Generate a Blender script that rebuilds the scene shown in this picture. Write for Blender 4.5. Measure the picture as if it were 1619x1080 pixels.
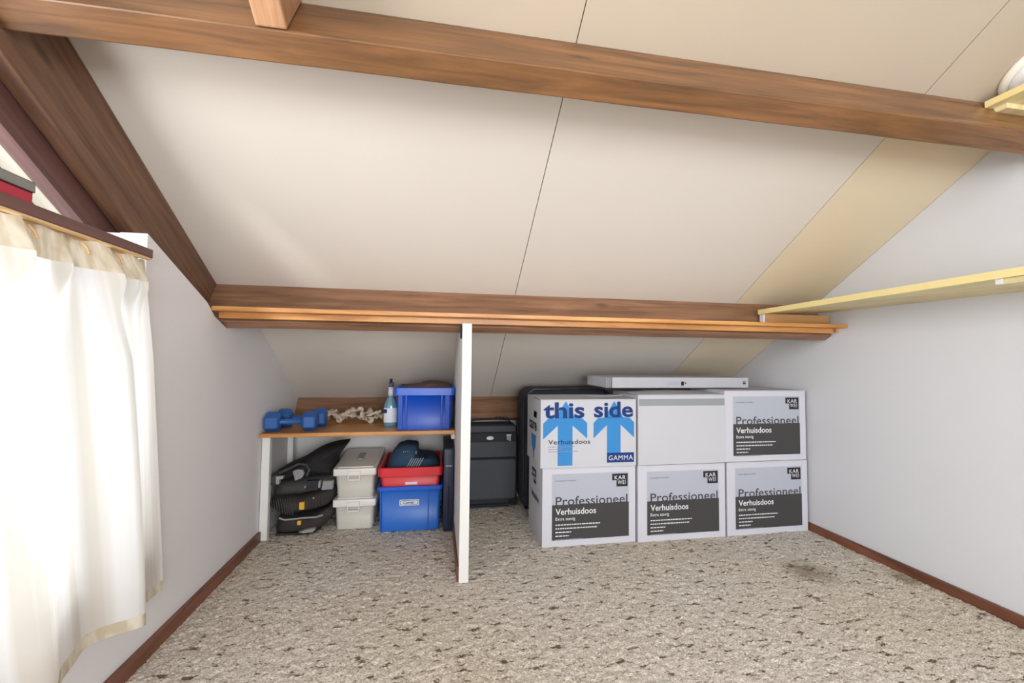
import bpy, math, random
import numpy as np
from mathutils import Vector, Matrix, noise
for o in list(bpy.data.objects): bpy.data.objects.remove(o)
scn = bpy.context.scene
col = scn.collection
random.seed(7)

# ---------------------------------------------------------------- camera
cam = bpy.data.cameras.new('camera'); camo = bpy.data.objects.new('camera', cam); col.objects.link(camo)
def _d(x, y):
    v = Vector((x-809.5, -(y-540), -671.6)); v.normalize(); return v
cX = _d(4600, 609); cY = _d(690, 567); cY = (cY - cX*cX.dot(cY)).normalized(); cZ = cX.cross(cY)
M = Matrix((cX, cY, cZ)).to_4x4(); M.translation = Vector((0, 0, 0.9))
camo.matrix_world = M
cam.sensor_width = 36; cam.sensor_fit = 'HORIZONTAL'; cam.lens = 671.6*36/1619; cam.clip_start = .02
scn.camera = camo

# ---------------------------------------------------------------- world, lights, exposure
w = bpy.data.worlds.new('world'); scn.world = w; w.use_nodes = True
bg = w.node_tree.nodes['Background']; bg.inputs[0].default_value = (.86, .93, 1, 1); bg.inputs[1].default_value = 1.9
def area(name, loc, direction, sx, sy, power, color):
    l = bpy.data.lights.new(name, 'AREA'); l.shape = 'RECTANGLE'; l.size = sx; l.size_y = sy; l.energy = power; l.color = color
    o = bpy.data.objects.new(name, l); col.objects.link(o); o.location = loc
    o.rotation_euler = Vector(direction).to_track_quat('-Z', 'Y').to_euler()
    return o
area('daylight_gable_window', (-1.5, .08, .74), (1, 0, 0), .76, 2.6, 118, (.97, .98, 1))
area('daylight_gable_light', (-1.55, .1, 1.50), (1, 0, -.15), .6, 2.4, 22, (1, .97, .93))
area('added_dormer_fill', (.6, -2.62, .95), (0, 1, 0), 2.0, 1.3, 155, (.92, .96, 1))  # added fill from behind the camera, to brighten boxes and floor
scn.view_settings.view_transform = 'Standard'; scn.view_settings.look = 'None'
scn.view_settings.exposure = -0.25; scn.view_settings.gamma = 1; scn.view_settings.use_curve_mapping = False

# ---------------------------------------------------------------- materials
def lin(c):
    return tuple(((v/255)/12.92 if v/255 <= .04045 else ((v/255+.055)/1.055)**2.4) for v in c) + (1,)
def mat(name, rgb, rough=.6, metal=0, spec=.5, var=.06, vscale=8, bump=0, bscale=60, coat=0):
    m = bpy.data.materials.new(name); m.use_nodes = True; nt = m.node_tree; b = nt.nodes['Principled BSDF']
    b.inputs['Roughness'].default_value = rough; b.inputs['Metallic'].default_value = metal
    b.inputs['Specular IOR Level'].default_value = spec; b.inputs['Coat Weight'].default_value = coat
    c = lin(rgb)
    tc = nt.nodes.new('ShaderNodeTexCoord')
    n = nt.nodes.new('ShaderNodeTexNoise'); n.inputs['Scale'].default_value = vscale; n.inputs['Detail'].default_value = 4
    nt.links.new(tc.outputs['Object'], n.inputs['Vector'])
    mx = nt.nodes.new('ShaderNodeMix'); mx.data_type = 'RGBA'
    mx.inputs[6].default_value = tuple(v*(1-var) for v in c[:3])+(1,); mx.inputs[7].default_value = tuple(min(1, v*(1+var)) for v in c[:3])+(1,)
    nt.links.new(n.outputs['Fac'], mx.inputs[0]); nt.links.new(mx.outputs[2], b.inputs['Base Color'])
    if bump:
        n2 = nt.nodes.new('ShaderNodeTexNoise'); n2.inputs['Scale'].default_value = bscale; n2.inputs['Detail'].default_value = 3
        nt.links.new(tc.outputs['Object'], n2.inputs['Vector'])
        bp = nt.nodes.new('ShaderNodeBump'); bp.inputs['Strength'].default_value = bump; bp.inputs['Distance'].default_value = .004
        nt.links.new(n2.outputs['Fac'], bp.inputs['Height']); nt.links.new(bp.outputs['Normal'], b.inputs['Normal'])
    return m
def wood(name, c1, c2, axis='x', rough=.5, sc=1.0, spec=.4, knots=True):
    m = bpy.data.materials.new(name); m.use_nodes = True; nt = m.node_tree; b = nt.nodes['Principled BSDF']
    b.inputs['Roughness'].default_value = rough; b.inputs['Specular IOR Level'].default_value = spec
    tc = nt.nodes.new('ShaderNodeTexCoord'); mp = nt.nodes.new('ShaderNodeMapping')
    s = {'x': (1.1, 16, 16), 'y': (16, 1.1, 16), 'z': (16, 16, 1.1), 's': (16, 1.1, 16)}[axis]
    mp.inputs['Scale'].default_value = tuple(v*sc for v in s)
    src = tc.outputs['Object']
    if axis == 's':       # grain runs down the roof slope
        mr0 = nt.nodes.new('ShaderNodeMapping'); mr0.inputs['Rotation'].default_value = (math.atan(.6347), 0, 0)
        nt.links.new(src, mr0.inputs['Vector']); src = mr0.outputs[0]
    nt.links.new(src, mp.inputs['Vector'])
    n = nt.nodes.new('ShaderNodeTexNoise'); n.inputs['Scale'].default_value = 2.2; n.inputs['Detail'].default_value = 8; n.inputs['Roughness'].default_value = .62; n.inputs['Distortion'].default_value = .5
    nt.links.new(mp.outputs[0], n.inputs['Vector'])
    r = nt.nodes.new('ShaderNodeValToRGB'); r.color_ramp.elements[0].position = .34; r.color_ramp.elements[1].position = .68
    r.color_ramp.elements[0].color = lin(c1); r.color_ramp.elements[1].color = lin(c2)
    nt.links.new(n.outputs['Fac'], r.inputs[0])
    outc = r.outputs[0]
    n3 = nt.nodes.new('ShaderNodeTexNoise'); n3.inputs['Scale'].default_value = 2.0; n3.inputs['Detail'].default_value = 3
    nt.links.new(tc.outputs['Object'], n3.inputs['Vector'])
    mr = nt.nodes.new('ShaderNodeMapRange'); mr.inputs[1].default_value = .3; mr.inputs[2].default_value = .7; mr.inputs[3].default_value = .82; mr.inputs[4].default_value = 1.12
    nt.links.new(n3.outputs['Fac'], mr.inputs[0])
    mm = nt.nodes.new('ShaderNodeVectorMath'); mm.operation = 'SCALE'
    nt.links.new(outc, mm.inputs[0]); nt.links.new(mr.outputs[0], mm.inputs['Scale']); outc = mm.outputs[0]
    if knots:
        v = nt.nodes.new('ShaderNodeTexVoronoi'); v.inputs['Scale'].default_value = 1.0; v.feature = 'F1'
        mp2 = nt.nodes.new('ShaderNodeMapping'); k = {'x': (2.2, 7, 7), 'y': (7, 2.2, 7), 'z': (7, 7, 2.2), 's': (7, 2.2, 7)}[axis]; mp2.inputs['Scale'].default_value = k
        nt.links.new(src, mp2.inputs['Vector']); nt.links.new(mp2.outputs[0], v.inputs['Vector'])
        kr = nt.nodes.new('ShaderNodeMapRange'); kr.inputs[1].default_value = .04; kr.inputs[2].default_value = .1; kr.inputs[3].default_value = .55; kr.inputs[4].default_value = 1
        nt.links.new(v.outputs['Distance'], kr.inputs[0])
        mk = nt.nodes.new('ShaderNodeVectorMath'); mk.operation = 'SCALE'
        nt.links.new(outc, mk.inputs[0]); nt.links.new(kr.outputs[0], mk.inputs['Scale']); outc = mk.outputs[0]
    nt.links.new(outc, b.inputs['Base Color'])
    bp = nt.nodes.new('ShaderNodeBump'); bp.inputs['Strength'].default_value = .18; bp.inputs['Distance'].default_value = .002
    nt.links.new(n.outputs['Fac'], bp.inputs['Height']); nt.links.new(bp.outputs['Normal'], b.inputs['Normal'])
    return m
def clear_glass(name, tint=(1, 1, 1)):
    m = bpy.data.materials.new(name); m.use_nodes = True; nt = m.node_tree; nt.nodes.clear()
    out = nt.nodes.new('ShaderNodeOutputMaterial'); t = nt.nodes.new('ShaderNodeBsdfTransparent'); g = nt.nodes.new('ShaderNodeBsdfGlossy')
    t.inputs[0].default_value = tint+(1,); g.inputs['Roughness'].default_value = .03
    f = nt.nodes.new('ShaderNodeLayerWeight'); pw = nt.nodes.new('ShaderNodeMath'); pw.operation = 'POWER'; pw.inputs[1].default_value = 5
    ma = nt.nodes.new('ShaderNodeMath'); ma.operation = 'MULTIPLY_ADD'; ma.inputs[1].default_value = .7; ma.inputs[2].default_value = .04
    mx = nt.nodes.new('ShaderNodeMixShader'); nt.links.new(f.outputs['Facing'], pw.inputs[0]); nt.links.new(pw.outputs[0], ma.inputs[0])
    nt.links.new(ma.outputs[0], mx.inputs[0]); nt.links.new(t.outputs[0], mx.inputs[1]); nt.links.new(g.outputs[0], mx.inputs[2]); nt.links.new(mx.outputs[0], out.inputs[0])
    return m

m_wall = mat('white_plaster', (226, 223, 222), .9, spec=.2, var=.02, vscale=3, bump=.12, bscale=90)
m_wallr = mat('cool_white_plaster', (218, 218, 223), .9, spec=.2, var=.02, vscale=3, bump=.08, bscale=90)
m_ceil = mat('off_white_ceiling_board', (213, 204, 194), .75, spec=.25, var=.025, vscale=2, bump=.04, bscale=200)
m_ceil2 = mat('cream_ceiling_board', (218, 202, 176), .75, spec=.25, var=.03, vscale=2, bump=.04, bscale=200)
m_ceil_shade = mat('shade_toned_ceiling_board', (184, 169, 151), .75, spec=.25, var=.03, vscale=2, bump=.04, bscale=200)  # dimmer light above the upper beam, put into the board colour
m_gap = mat('dark_joint', (70, 60, 52), .9)
m_beam = wood('brown_stained_beam', (112, 80, 58), (158, 116, 88), 'x', .42, 1.0, .45)
m_beamo = wood('orange_brown_beam', (92, 63, 39), (142, 97, 58), 'x', .4, 1.0, .5)
m_rafter = wood('brown_rafter_wood', (92, 64, 48), (134, 98, 74), 's', .5)
m_frame = wood('mauve_brown_painted_wood', (92, 62, 58), (120, 84, 76), 'y', .4, 1, .5, False)
m_strut = wood('pale_brown_strut', (150, 106, 76), (196, 150, 112), 's', .5)
m_rail_wood = wood('mauve_brown_sloping_frame', (92, 62, 58), (120, 84, 76), 's', .4, 1, .5, False)
m_soffit = wood('whitewashed_soffit_board', (206, 190, 168), (232, 222, 204), 's', .6, 1, .3, False)
m_pine = wood('varnished_pine', (176, 112, 54), (222, 164, 98), 'x', .35, 1, .5)
m_pineblock = wood('honey_pine', (186, 136, 84), (214, 168, 116), 'x', .5)
m_shelfy = wood('pale_yellow_shelf_board', (204, 188, 140), (226, 212, 168), 'y', .55, 1, .3, False)
m_shelfedge = mat('yellow_edge_trim', (236, 216, 152), .5, var=.04)
m_skirt = wood('red_brown_skirting', (92, 54, 38), (136, 84, 60), 'y', .4, 1, .5, False)
m_white = mat('white_painted_board', (226, 224, 220), .6, var=.02, vscale=4)
m_carton = mat('white_cardboard', (203, 202, 211), .75, spec=.2, var=.025, vscale=6, bump=.05, bscale=30)
m_cartonw = mat('warm_white_cardboard', (196, 196, 202), .75, spec=.2, var=.03, vscale=6, bump=.05, bscale=30)
m_cartongrey = mat('greyish_cardboard', (188, 187, 192), .75, spec=.2, var=.03, vscale=6)
m_lblgrey = mat('printed_light_grey', (176, 179, 191), .7, spec=.2, var=.02)
m_lbldark = mat('printed_charcoal', (70, 67, 68), .7, spec=.2, var=.06)
m_ink = mat('black_ink', (44, 42, 48), .7, spec=.2)
m_inkgrey = mat('grey_ink', (140, 140, 150), .7, spec=.2)
m_inkw = mat('white_ink', (222, 222, 226), .7, spec=.2)
m_blueprint = mat('printed_sky_blue', (62, 134, 196), .7, spec=.2, var=.04)
m_navy = mat('printed_navy', (34, 58, 116), .7, spec=.2)
m_tape = mat('grey_tape', (146, 148, 152), .4, var=.03)
m_blue = mat('blue_plastic', (8, 74, 184), .35, var=.06, vscale=5)
m_blue2 = mat('bright_blue_plastic', (34, 104, 196), .38, var=.04, vscale=5)
m_bluerim = mat('blue_plastic_rim', (40, 92, 204), .3, var=.05)
m_red = mat('red_plastic', (212, 34, 44), .38, var=.04)
m_dumb = mat('blue_vinyl', (40, 92, 160), .42, var=.1, vscale=30, bump=.15, bscale=200)
m_clear = mat('milky_plastic', (236, 232, 222), .35, var=.05, vscale=14)
def milky(m, f):
    nt = m.node_tree; b = nt.nodes['Principled BSDF']; out = [n for n in nt.nodes if n.type == 'OUTPUT_MATERIAL'][0]
    t = nt.nodes.new('ShaderNodeBsdfTransparent'); mx = nt.nodes.new('ShaderNodeMixShader'); mx.inputs[0].default_value = f
    nt.links.new(b.outputs[0], mx.inputs[1]); nt.links.new(t.outputs[0], mx.inputs[2]); nt.links.new(mx.outputs[0], out.inputs[0])
milky(m_clear, .42)
m_cream = mat('cream_contents_behind_milky_plastic', (230, 218, 196), .5, var=.14, vscale=22)
m_lid = mat('translucent_white_lid', (232, 228, 222), .35, var=.04)
m_black = mat('black_fabric', (20, 18, 20), .8, var=.25, vscale=25, bump=.3, bscale=120)
m_char = mat('charcoal_fabric', (66, 62, 62), .85, var=.2, vscale=30, bump=.4, bscale=150)
m_char2 = mat('dark_brown_grey_fabric', (56, 50, 48), .85, var=.3, vscale=40, bump=.5, bscale=100)
m_sheen = mat('shiny_black_trim', (34, 34, 36), .22, spec=.8)
m_silver = mat('silver_grey_trim', (150, 150, 150), .35, var=.1)
m_mesh = mat('light_grey_mesh', (140, 138, 142), .8, var=.2, vscale=80)
m_yellow = mat('yellow_tag', (222, 172, 50), .6)
m_teal = mat('dark_teal_fabric', (34, 62, 88), .8, var=.25, vscale=30, bump=.3, bscale=120)
m_suit = mat('graphite_nylon', (70, 72, 78), .75, var=.08, vscale=20, bump=.2, bscale=300)
m_suitd = mat('black_nylon', (34, 35, 40), .7, var=.1, vscale=20, bump=.2, bscale=300)
m_bigsuit = mat('midnight_nylon', (40, 40, 52), .7, var=.12, vscale=12, bump=.2, bscale=200)
m_chrome = mat('brushed_metal', (190, 190, 194), .3, .9)
m_briefc = mat('navy_hard_plastic', (40, 46, 72), .4, var=.1, vscale=10)
m_cord = mat('off_white_cotton', (204, 186, 168), .9, var=.12, vscale=60, bump=.4, bscale=250)
m_brown = mat('brown_cloth', (92, 66, 56), .9, var=.2, vscale=20)
m_bottle = mat('blue_green_liquid_bottle', (96, 142, 160), .15, var=.08, vscale=10, coat=.4)
m_label = mat('white_paper_label', (222, 224, 232), .5)
m_grip = mat('dark_trigger_plastic', (44, 56, 92), .4)
m_greybook = mat('grey_book_cover', (132, 130, 126), .6, var=.1)
m_redbook = mat('red_book_cover', (176, 40, 62), .5, var=.06)
m_paper = mat('book_pages', (232, 228, 216), .8, var=.05)
m_lampw = mat('white_lamp_plastic', (236, 230, 216), .4, var=.01)
m_opal = mat('opal_glass', (228, 226, 228), .3, var=.01)
m_rail = mat('pale_wood_rail', (226, 190, 140), .5)
m_glass = clear_glass('window_glass', (.97, .98, .98))
m_green = mat('dark_green_paint', (42, 58, 54), .5)

# carpet: berber loops, light grey-beige with dark flecks drawn out along x
def carpet_mat():
    m = bpy.data.materials.new('flecked_berber_carpet'); m.use_nodes = True; nt = m.node_tree; b = nt.nodes['Principled BSDF']; L = nt.links.new
    b.inputs['Roughness'].default_value = .95; b.inputs['Specular IOR Level'].default_value = .15
    tc = nt.nodes.new('ShaderNodeTexCoord')
    def nz(scale, mp, detail=3, rough=.5):
        mpn = nt.nodes.new('ShaderNodeMapping'); mpn.inputs['Scale'].default_value = mp; L(tc.outputs['Object'], mpn.inputs['Vector'])
        n = nt.nodes.new('ShaderNodeTexNoise'); n.inputs['Scale'].default_value = scale; n.inputs['Detail'].default_value = detail; n.inputs['Roughness'].default_value = rough
        L(mpn.outputs[0], n.inputs['Vector']); return n.outputs['Fac']
    def ramp(src, p0, c0, p1, c1):
        r = nt.nodes.new('ShaderNodeValToRGB'); r.color_ramp.elements[0].position = p0; r.color_ramp.elements[1].position = p1
        r.color_ramp.elements[0].color = c0; r.color_ramp.elements[1].color = c1; L(src, r.inputs[0]); return r.outputs[0]
    def mix(f, a, c):
        x = nt.nodes.new('ShaderNodeMix'); x.data_type = 'RGBA'; L(f, x.inputs[0])
        for s, i in ((a, 6), (c, 7)):
            if isinstance(s, tuple): x.inputs[i].default_value = s
            else: L(s, x.inputs[i])
        return x.outputs[2]
    fine = ramp(nz(150, (1, 1.5, 1), 2, .7), .34, lin((172, 163, 152)), .64, lin((243, 236, 226)))
    warm = ramp(nz(1.2, (1, 1, 1), 2), .4, (0, 0, 0, 1), .62, (1, 1, 1, 1))
    x = nt.nodes.new('ShaderNodeMix'); x.data_type = 'RGBA'; x.blend_type = 'MULTIPLY'; x.inputs[0].default_value = 1
    L(fine, x.inputs[6]); L(mix(warm, (1, 1, 1, 1), (.98, .95, .89, 1)), x.inputs[7]); base = x.outputs[2]
    f1 = ramp(nz(17, (1, 2.9, 1), 3, .6), .592, (0, 0, 0, 1), .65, (1, 1, 1, 1))
    f2 = ramp(nz(55, (1, 2.4, 1), 2, .5), .62, (0, 0, 0, 1), .69, (1, 1, 1, 1))
    base = mix(f2, base, lin((134, 120, 106)))
    base = mix(f1, base, lin((110, 94, 78)))
    # two old stains
    def stain(cx, cy, r, amt):
        vm = nt.nodes.new('ShaderNodeVectorMath'); vm.operation = 'DISTANCE'; L(tc.outputs['Object'], vm.inputs[0]); vm.inputs[1].default_value = (cx, cy, 0)
        mr = nt.nodes.new('ShaderNodeMapRange'); L(vm.outputs['Value'], mr.inputs[0]); mr.inputs[1].default_value = r*.35; mr.inputs[2].default_value = r; mr.inputs[3].default_value = amt; mr.inputs[4].default_value = 0
        ml = nt.nodes.new('ShaderNodeMath'); ml.operation = 'MULTIPLY'; L(mr.outputs[0], ml.inputs[0]); L(nz(18, (1, 1, 1), 3), ml.inputs[1]); return ml.outputs[0]
    for s in ((1.60, 1.62, .13, 1.1), (1.95, 1.50, .07, 1.2)):
        base = mix(stain(*s), base, lin((110, 92, 62)))
    L(base, b.inputs['Base Color'])
    bp = nt.nodes.new('ShaderNodeBump'); bp.inputs['Strength'].default_value = .5; bp.inputs['Distance'].default_value = .006
    L(nz(190, (1, 1.3, 1), 2, .6), bp.inputs['Height']); L(bp.outputs['Normal'], b.inputs['Normal'])
    return m
m_carpet = carpet_mat()

def cloth_mat():
    m = bpy.data.materials.new('sheer_white_curtain_cloth'); m.use_nodes = True; nt = m.node_tree; nt.nodes.clear(); L = nt.links.new
    out = nt.nodes.new('ShaderNodeOutputMaterial'); d = nt.nodes.new('ShaderNodeBsdfDiffuse'); t = nt.nodes.new('ShaderNodeBsdfTranslucent')
    tc = nt.nodes.new('ShaderNodeTexCoord'); mp = nt.nodes.new('ShaderNodeMapping'); mp.inputs['Scale'].default_value = (1, 1, .02)
    L(tc.outputs['UV'], mp.inputs[0]); wv = nt.nodes.new('ShaderNodeTexNoise'); wv.inputs['Scale'].default_value = 1; wv.inputs['Detail'].default_value = 2
    mp.inputs['Scale'].default_value = (76, .2, 1); L(mp.outputs[0], wv.inputs['Vector'])
    r = nt.nodes.new('ShaderNodeValToRGB'); r.color_ramp.elements[0].position = .42; r.color_ramp.elements[1].position = .6
    r.color_ramp.elements[0].color = lin((232, 227, 218)); r.color_ramp.elements[1].color = lin((249, 248, 247)); L(wv.outputs['Fac'], r.inputs[0])
    L(r.outputs[0], d.inputs[0]); L(r.outputs[0], t.inputs[0])
    mx = nt.nodes.new('ShaderNodeMixShader'); mx.inputs[0].default_value = .5; L(d.outputs[0], mx.inputs[1]); L(t.outputs[0], mx.inputs[2]); L(mx.outputs[0], out.inputs[0])
    return m
m_curtain = cloth_mat()
def header_mat():
    m = bpy.data.materials.new('beige_heading_tape'); m.use_nodes = True; nt = m.node_tree; nt.nodes.clear(); L = nt.links.new
    out = nt.nodes.new('ShaderNodeOutputMaterial'); d = nt.nodes.new('ShaderNodeBsdfDiffuse'); t = nt.nodes.new('ShaderNodeBsdfTranslucent')
    tc = nt.nodes.new('ShaderNodeTexCoord'); ck = nt.nodes.new('ShaderNodeTexNoise'); mp = nt.nodes.new('ShaderNodeMapping'); mp.inputs['Scale'].default_value = (125, 14, 1)
    L(tc.outputs['UV'], mp.inputs[0]); L(mp.outputs[0], ck.inputs['Vector']); ck.inputs['Scale'].default_value = 1
    r = nt.nodes.new('ShaderNodeValToRGB'); r.color_ramp.elements[0].position = .4; r.color_ramp.elements[1].position = .62
    r.color_ramp.elements[0].color = lin((204, 190, 164)); r.color_ramp.elements[1].color = lin((230, 221, 203)); L(ck.outputs['Fac'], r.inputs[0])
    L(r.outputs[0], d.inputs[0]); L(r.outputs[0], t.inputs[0])
    mx = nt.nodes.new('ShaderNodeMixShader'); mx.inputs[0].default_value = .25; L(d.outputs[0], mx.inputs[1]); L(t.outputs[0], mx.inputs[2]); L(mx.outputs[0], out.inputs[0])
    return m
m_header = header_mat()

# ---------------------------------------------------------------- mesh helpers
class MB:
    def __init__(s): s.v = []; s.f = []; s.m = []; s.s = []; s.uv = None
    def add(s, vs, fs, mi=0, smooth=False):
        b = len(s.v); s.v += [tuple(v) for v in vs]
        for f in fs: s.f.append(tuple(b+i for i in f)); s.m.append(mi); s.s.append(smooth)
        return s
    def box(s, x0, x1, y0, y1, z0, z1, mi=0):
        vs = [(x, y, z) for z in (z0, z1) for y in (y0, y1) for x in (x0, x1)]
        return s.add(vs, [(0, 2, 3, 1), (4, 5, 7, 6), (0, 1, 5, 4), (2, 6, 7, 3), (0, 4, 6, 2), (1, 3, 7, 5)], mi)
    def hexa(s, p, mi=0):   # 8 points in box() order
        return s.add(p, [(0, 2, 3, 1), (4, 5, 7, 6), (0, 1, 5, 4), (2, 6, 7, 3), (0, 4, 6, 2), (1, 3, 7, 5)], mi)
    def rbox(s, x0, x1, y0, y1, z0, z1, r, mi=0, n=3, axis='y'):
        # box with corners rounded about one axis and edges softened
        def rr(a0, a1, b0, b1, r):
            pts = []
            for (ca, cb, t0) in ((a1-r, b1-r, 0), (a0+r, b1-r, 90), (a0+r, b0+r, 180), (a1-r, b0+r, 270)):
                for k in range(n+1):
                    t = math.radians(t0+90*k/n); pts.append((ca+r*math.cos(t), cb+r*math.sin(t)))
            return pts
        if axis == 'y': A = (x0, x1, z0, z1); E0, E1 = y0, y1; mk = lambda a, b, e: (a, e, b)
        elif axis == 'x': A = (y0, y1, z0, z1); E0, E1 = x0, x1; mk = lambda a, b, e: (e, a, b)
        else: A = (x0, x1, y0, y1); E0, E1 = z0, z1; mk = lambda a, b, e: (a, b, e)
        e = min(r*.35, (E1-E0)*.3); rings = []
        for (ev, ins) in ((E0, e), (E0+e*.3, e*.3), (E0+e, 0), (E1-e, 0), (E1-e*.3, e*.3), (E1, e)):
            rings.append([mk(a, b, ev) for a, b in rr(A[0]+ins, A[1]-ins, A[2]+ins, A[3]-ins, max(r-ins, .0005))])
        return s.loft(rings, mi, True, caps=True)
    def loft(s, rings, mi=0, smooth=True, caps=True, closed=True):
        n = len(rings[0]); vs = [p for r in rings for p in r]; fs = []
        for i in range(len(rings)-1):
            for j in range(n if closed else n-1):
                k = (j+1) % n; fs.append((i*n+j, i*n+k, (i+1)*n+k, (i+1)*n+j))
        s.add(vs, fs, mi, smooth)
        if caps and closed:
            s.add(rings[0], [tuple(range(n))[::-1]], mi); s.add(rings[-1], [tuple(range(n))], mi)
        return s
    def tube(s, pts, r, mi=0, n=8, flat=1.0):
        pts = [Vector(p) for p in pts]; rings = []; up = Vector((0, 0, 1))
        for i, p in enumerate(pts):
            d = (pts[min(i+1, len(pts)-1)]-pts[max(i-1, 0)]).normalized()
            a = d.cross(up if abs(d.dot(up)) < .95 else Vector((0, 1, 0))).normalized(); b = a.cross(d)
            rr = r[i] if isinstance(r, (list, tuple)) else r
            rings.append([p + a*rr*math.cos(2*math.pi*k/n) + b*rr*flat*math.sin(2*math.pi*k/n) for k in range(n)])
        return s.loft(rings, mi, True)
    def lathe(s, prof, c, n=20, mi=0, sx=1, sy=1):
        rings = [[(c[0]+r*sx*math.cos(2*math.pi*k/n), c[1]+r*sy*math.sin(2*math.pi*k/n), c[2]+z) for k in range(n)] for r, z in prof]
        return s.loft(rings, mi, True)
    def prism(s, pts, a0, a1, axis='y', mi=0):
        mk = {'y': lambda p, e: (p[0], e, p[1]), 'x': lambda p, e: (e, p[0], p[1]), 'z': lambda p, e: (p[0], p[1], e)}[axis]
        return s.loft([[mk(p, a0) for p in pts], [mk(p, a1) for p in pts]], mi, False)
    def flat(s, pts, y, mi=0):           # polygon in the xz plane at y
        return s.add([(p[0], y, p[1]) for p in pts], [tuple(range(len(pts)))], mi)
    def xf(s, fn, start=0):
        for i in range(start, len(s.v)): s.v[i] = tuple(fn(Vector(s.v[i])))
        return s
def obj(name, mb, mats, parent=None, loc=None, bevel=0, sub=0, solid=0):
    me = bpy.data.meshes.new(name); me.from_pydata(mb.v, [], mb.f)
    if not isinstance(mats, (list, tuple)): mats = [mats]
    for m in mats: me.materials.append(m)
    me.polygons.foreach_set('material_index', mb.m); me.polygons.foreach_set('use_smooth', mb.s)
    if mb.uv:
        ul = me.uv_layers.new(name='uv'); li = np.zeros(len(me.loops), dtype=np.int32); me.loops.foreach_get('vertex_index', li)
        ul.data.foreach_set('uv', np.array(mb.uv, dtype=np.float32)[li].ravel())
    me.update()
    import bmesh
    bm = bmesh.new(); bm.from_mesh(me)
    if len(bm.faces) < 60000: bmesh.ops.recalc_face_normals(bm, faces=bm.faces)
    bm.to_mesh(me); bm.free()
    o = bpy.data.objects.new(name, me); col.objects.link(o)
    if parent: o.parent = parent
    if loc is not None: o.location = loc
    if bevel:
        b = o.modifiers.new('bevel', 'BEVEL'); b.width = bevel; b.segments = 2; b.limit_method = 'ANGLE'; b.angle_limit = math.radians(40); b.harden_normals = False
    if solid:
        b = o.modifiers.new('solid', 'SOLIDIFY'); b.thickness = solid
    if sub:
        b = o.modifiers.new('sub', 'SUBSURF'); b.levels = sub; b.render_levels = sub
    return o
def tag(o, label=None, cat=None, group=None, kind=None):
    if label: o['label'] = label
    if cat: o['category'] = cat
    if group: o['group'] = group
    if kind: o['kind'] = kind
    return o
def thing(name, label, cat, loc=(0, 0, 0), rotz=0, group=None):
    o = bpy.data.objects.new(name, None); col.objects.link(o); o.location = loc; o.rotation_euler = (0, 0, rotz); o.empty_display_size = .05
    return tag(o, label, cat, group)
def struct(name, mb, mats, label, cat, **k):
    return tag(obj(name, mb, mats, **k), label, cat, None, 'structure')
_tc = {}
def text(s, bold=0.0, space=1.0):
    key = (s, bold, space)
    if key not in _tc:
        c = bpy.data.curves.new('t', 'FONT'); c.body = s; c.size = 1; c.offset = bold; c.space_character = space; c.resolution_u = 3
        o = bpy.data.objects.new('t', c); col.objects.link(o); dg = bpy.context.evaluated_depsgraph_get()
        me = bpy.data.meshes.new_from_object(o.evaluated_get(dg)); vs = [tuple(v.co) for v in me.vertices]; fs = [tuple(p.vertices) for p in me.polygons]
        bpy.data.objects.remove(o); bpy.data.curves.remove(c); bpy.data.meshes.remove(me); _tc[key] = (vs, fs)
    return _tc[key]
def put_text(mb, s, x, z, width, y, mi, height=None, bold=0.0, space=1.0, capref=.72):
    vs, fs = text(s, bold, space); x0 = min(v[0] for v in vs); x1 = max(v[0] for v in vs)
    kx = width/(x1-x0); kz = kx if height is None else height/capref
    mb.add([(x+(v[0]-x0)*kx, y, z+v[1]*kz) for v in vs], fs, mi)
def dashes(mb, x, z, width, y, mi, h, seed=1):
    r = random.Random(seed); cx = x
    while cx < x+width:
        l = min(r.uniform(.006, .018), x+width-cx)
        if l > .002: mb.flat([(cx, z), (cx+l, z), (cx+l, z+h), (cx, z+h)], y, mi)
        cx += l+.0028

# ---------------------------------------------------------------- roof frame of reference
T = .6347; A = 2.452; NN = math.hypot(T, 1)
nv = Vector((0, -T, -1))/NN; dv = Vector((0, 1, -T))/NN       # inward normal, down-slope
def un(x, s, h): return Vector((x, 0, A)) + dv*s + nv*h
def cz(y): return A-T*y
XL, XR = -.84, 2.0
YB = 2.79; YRIDGE = -.45; ZR = cz(YRIDGE)

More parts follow.
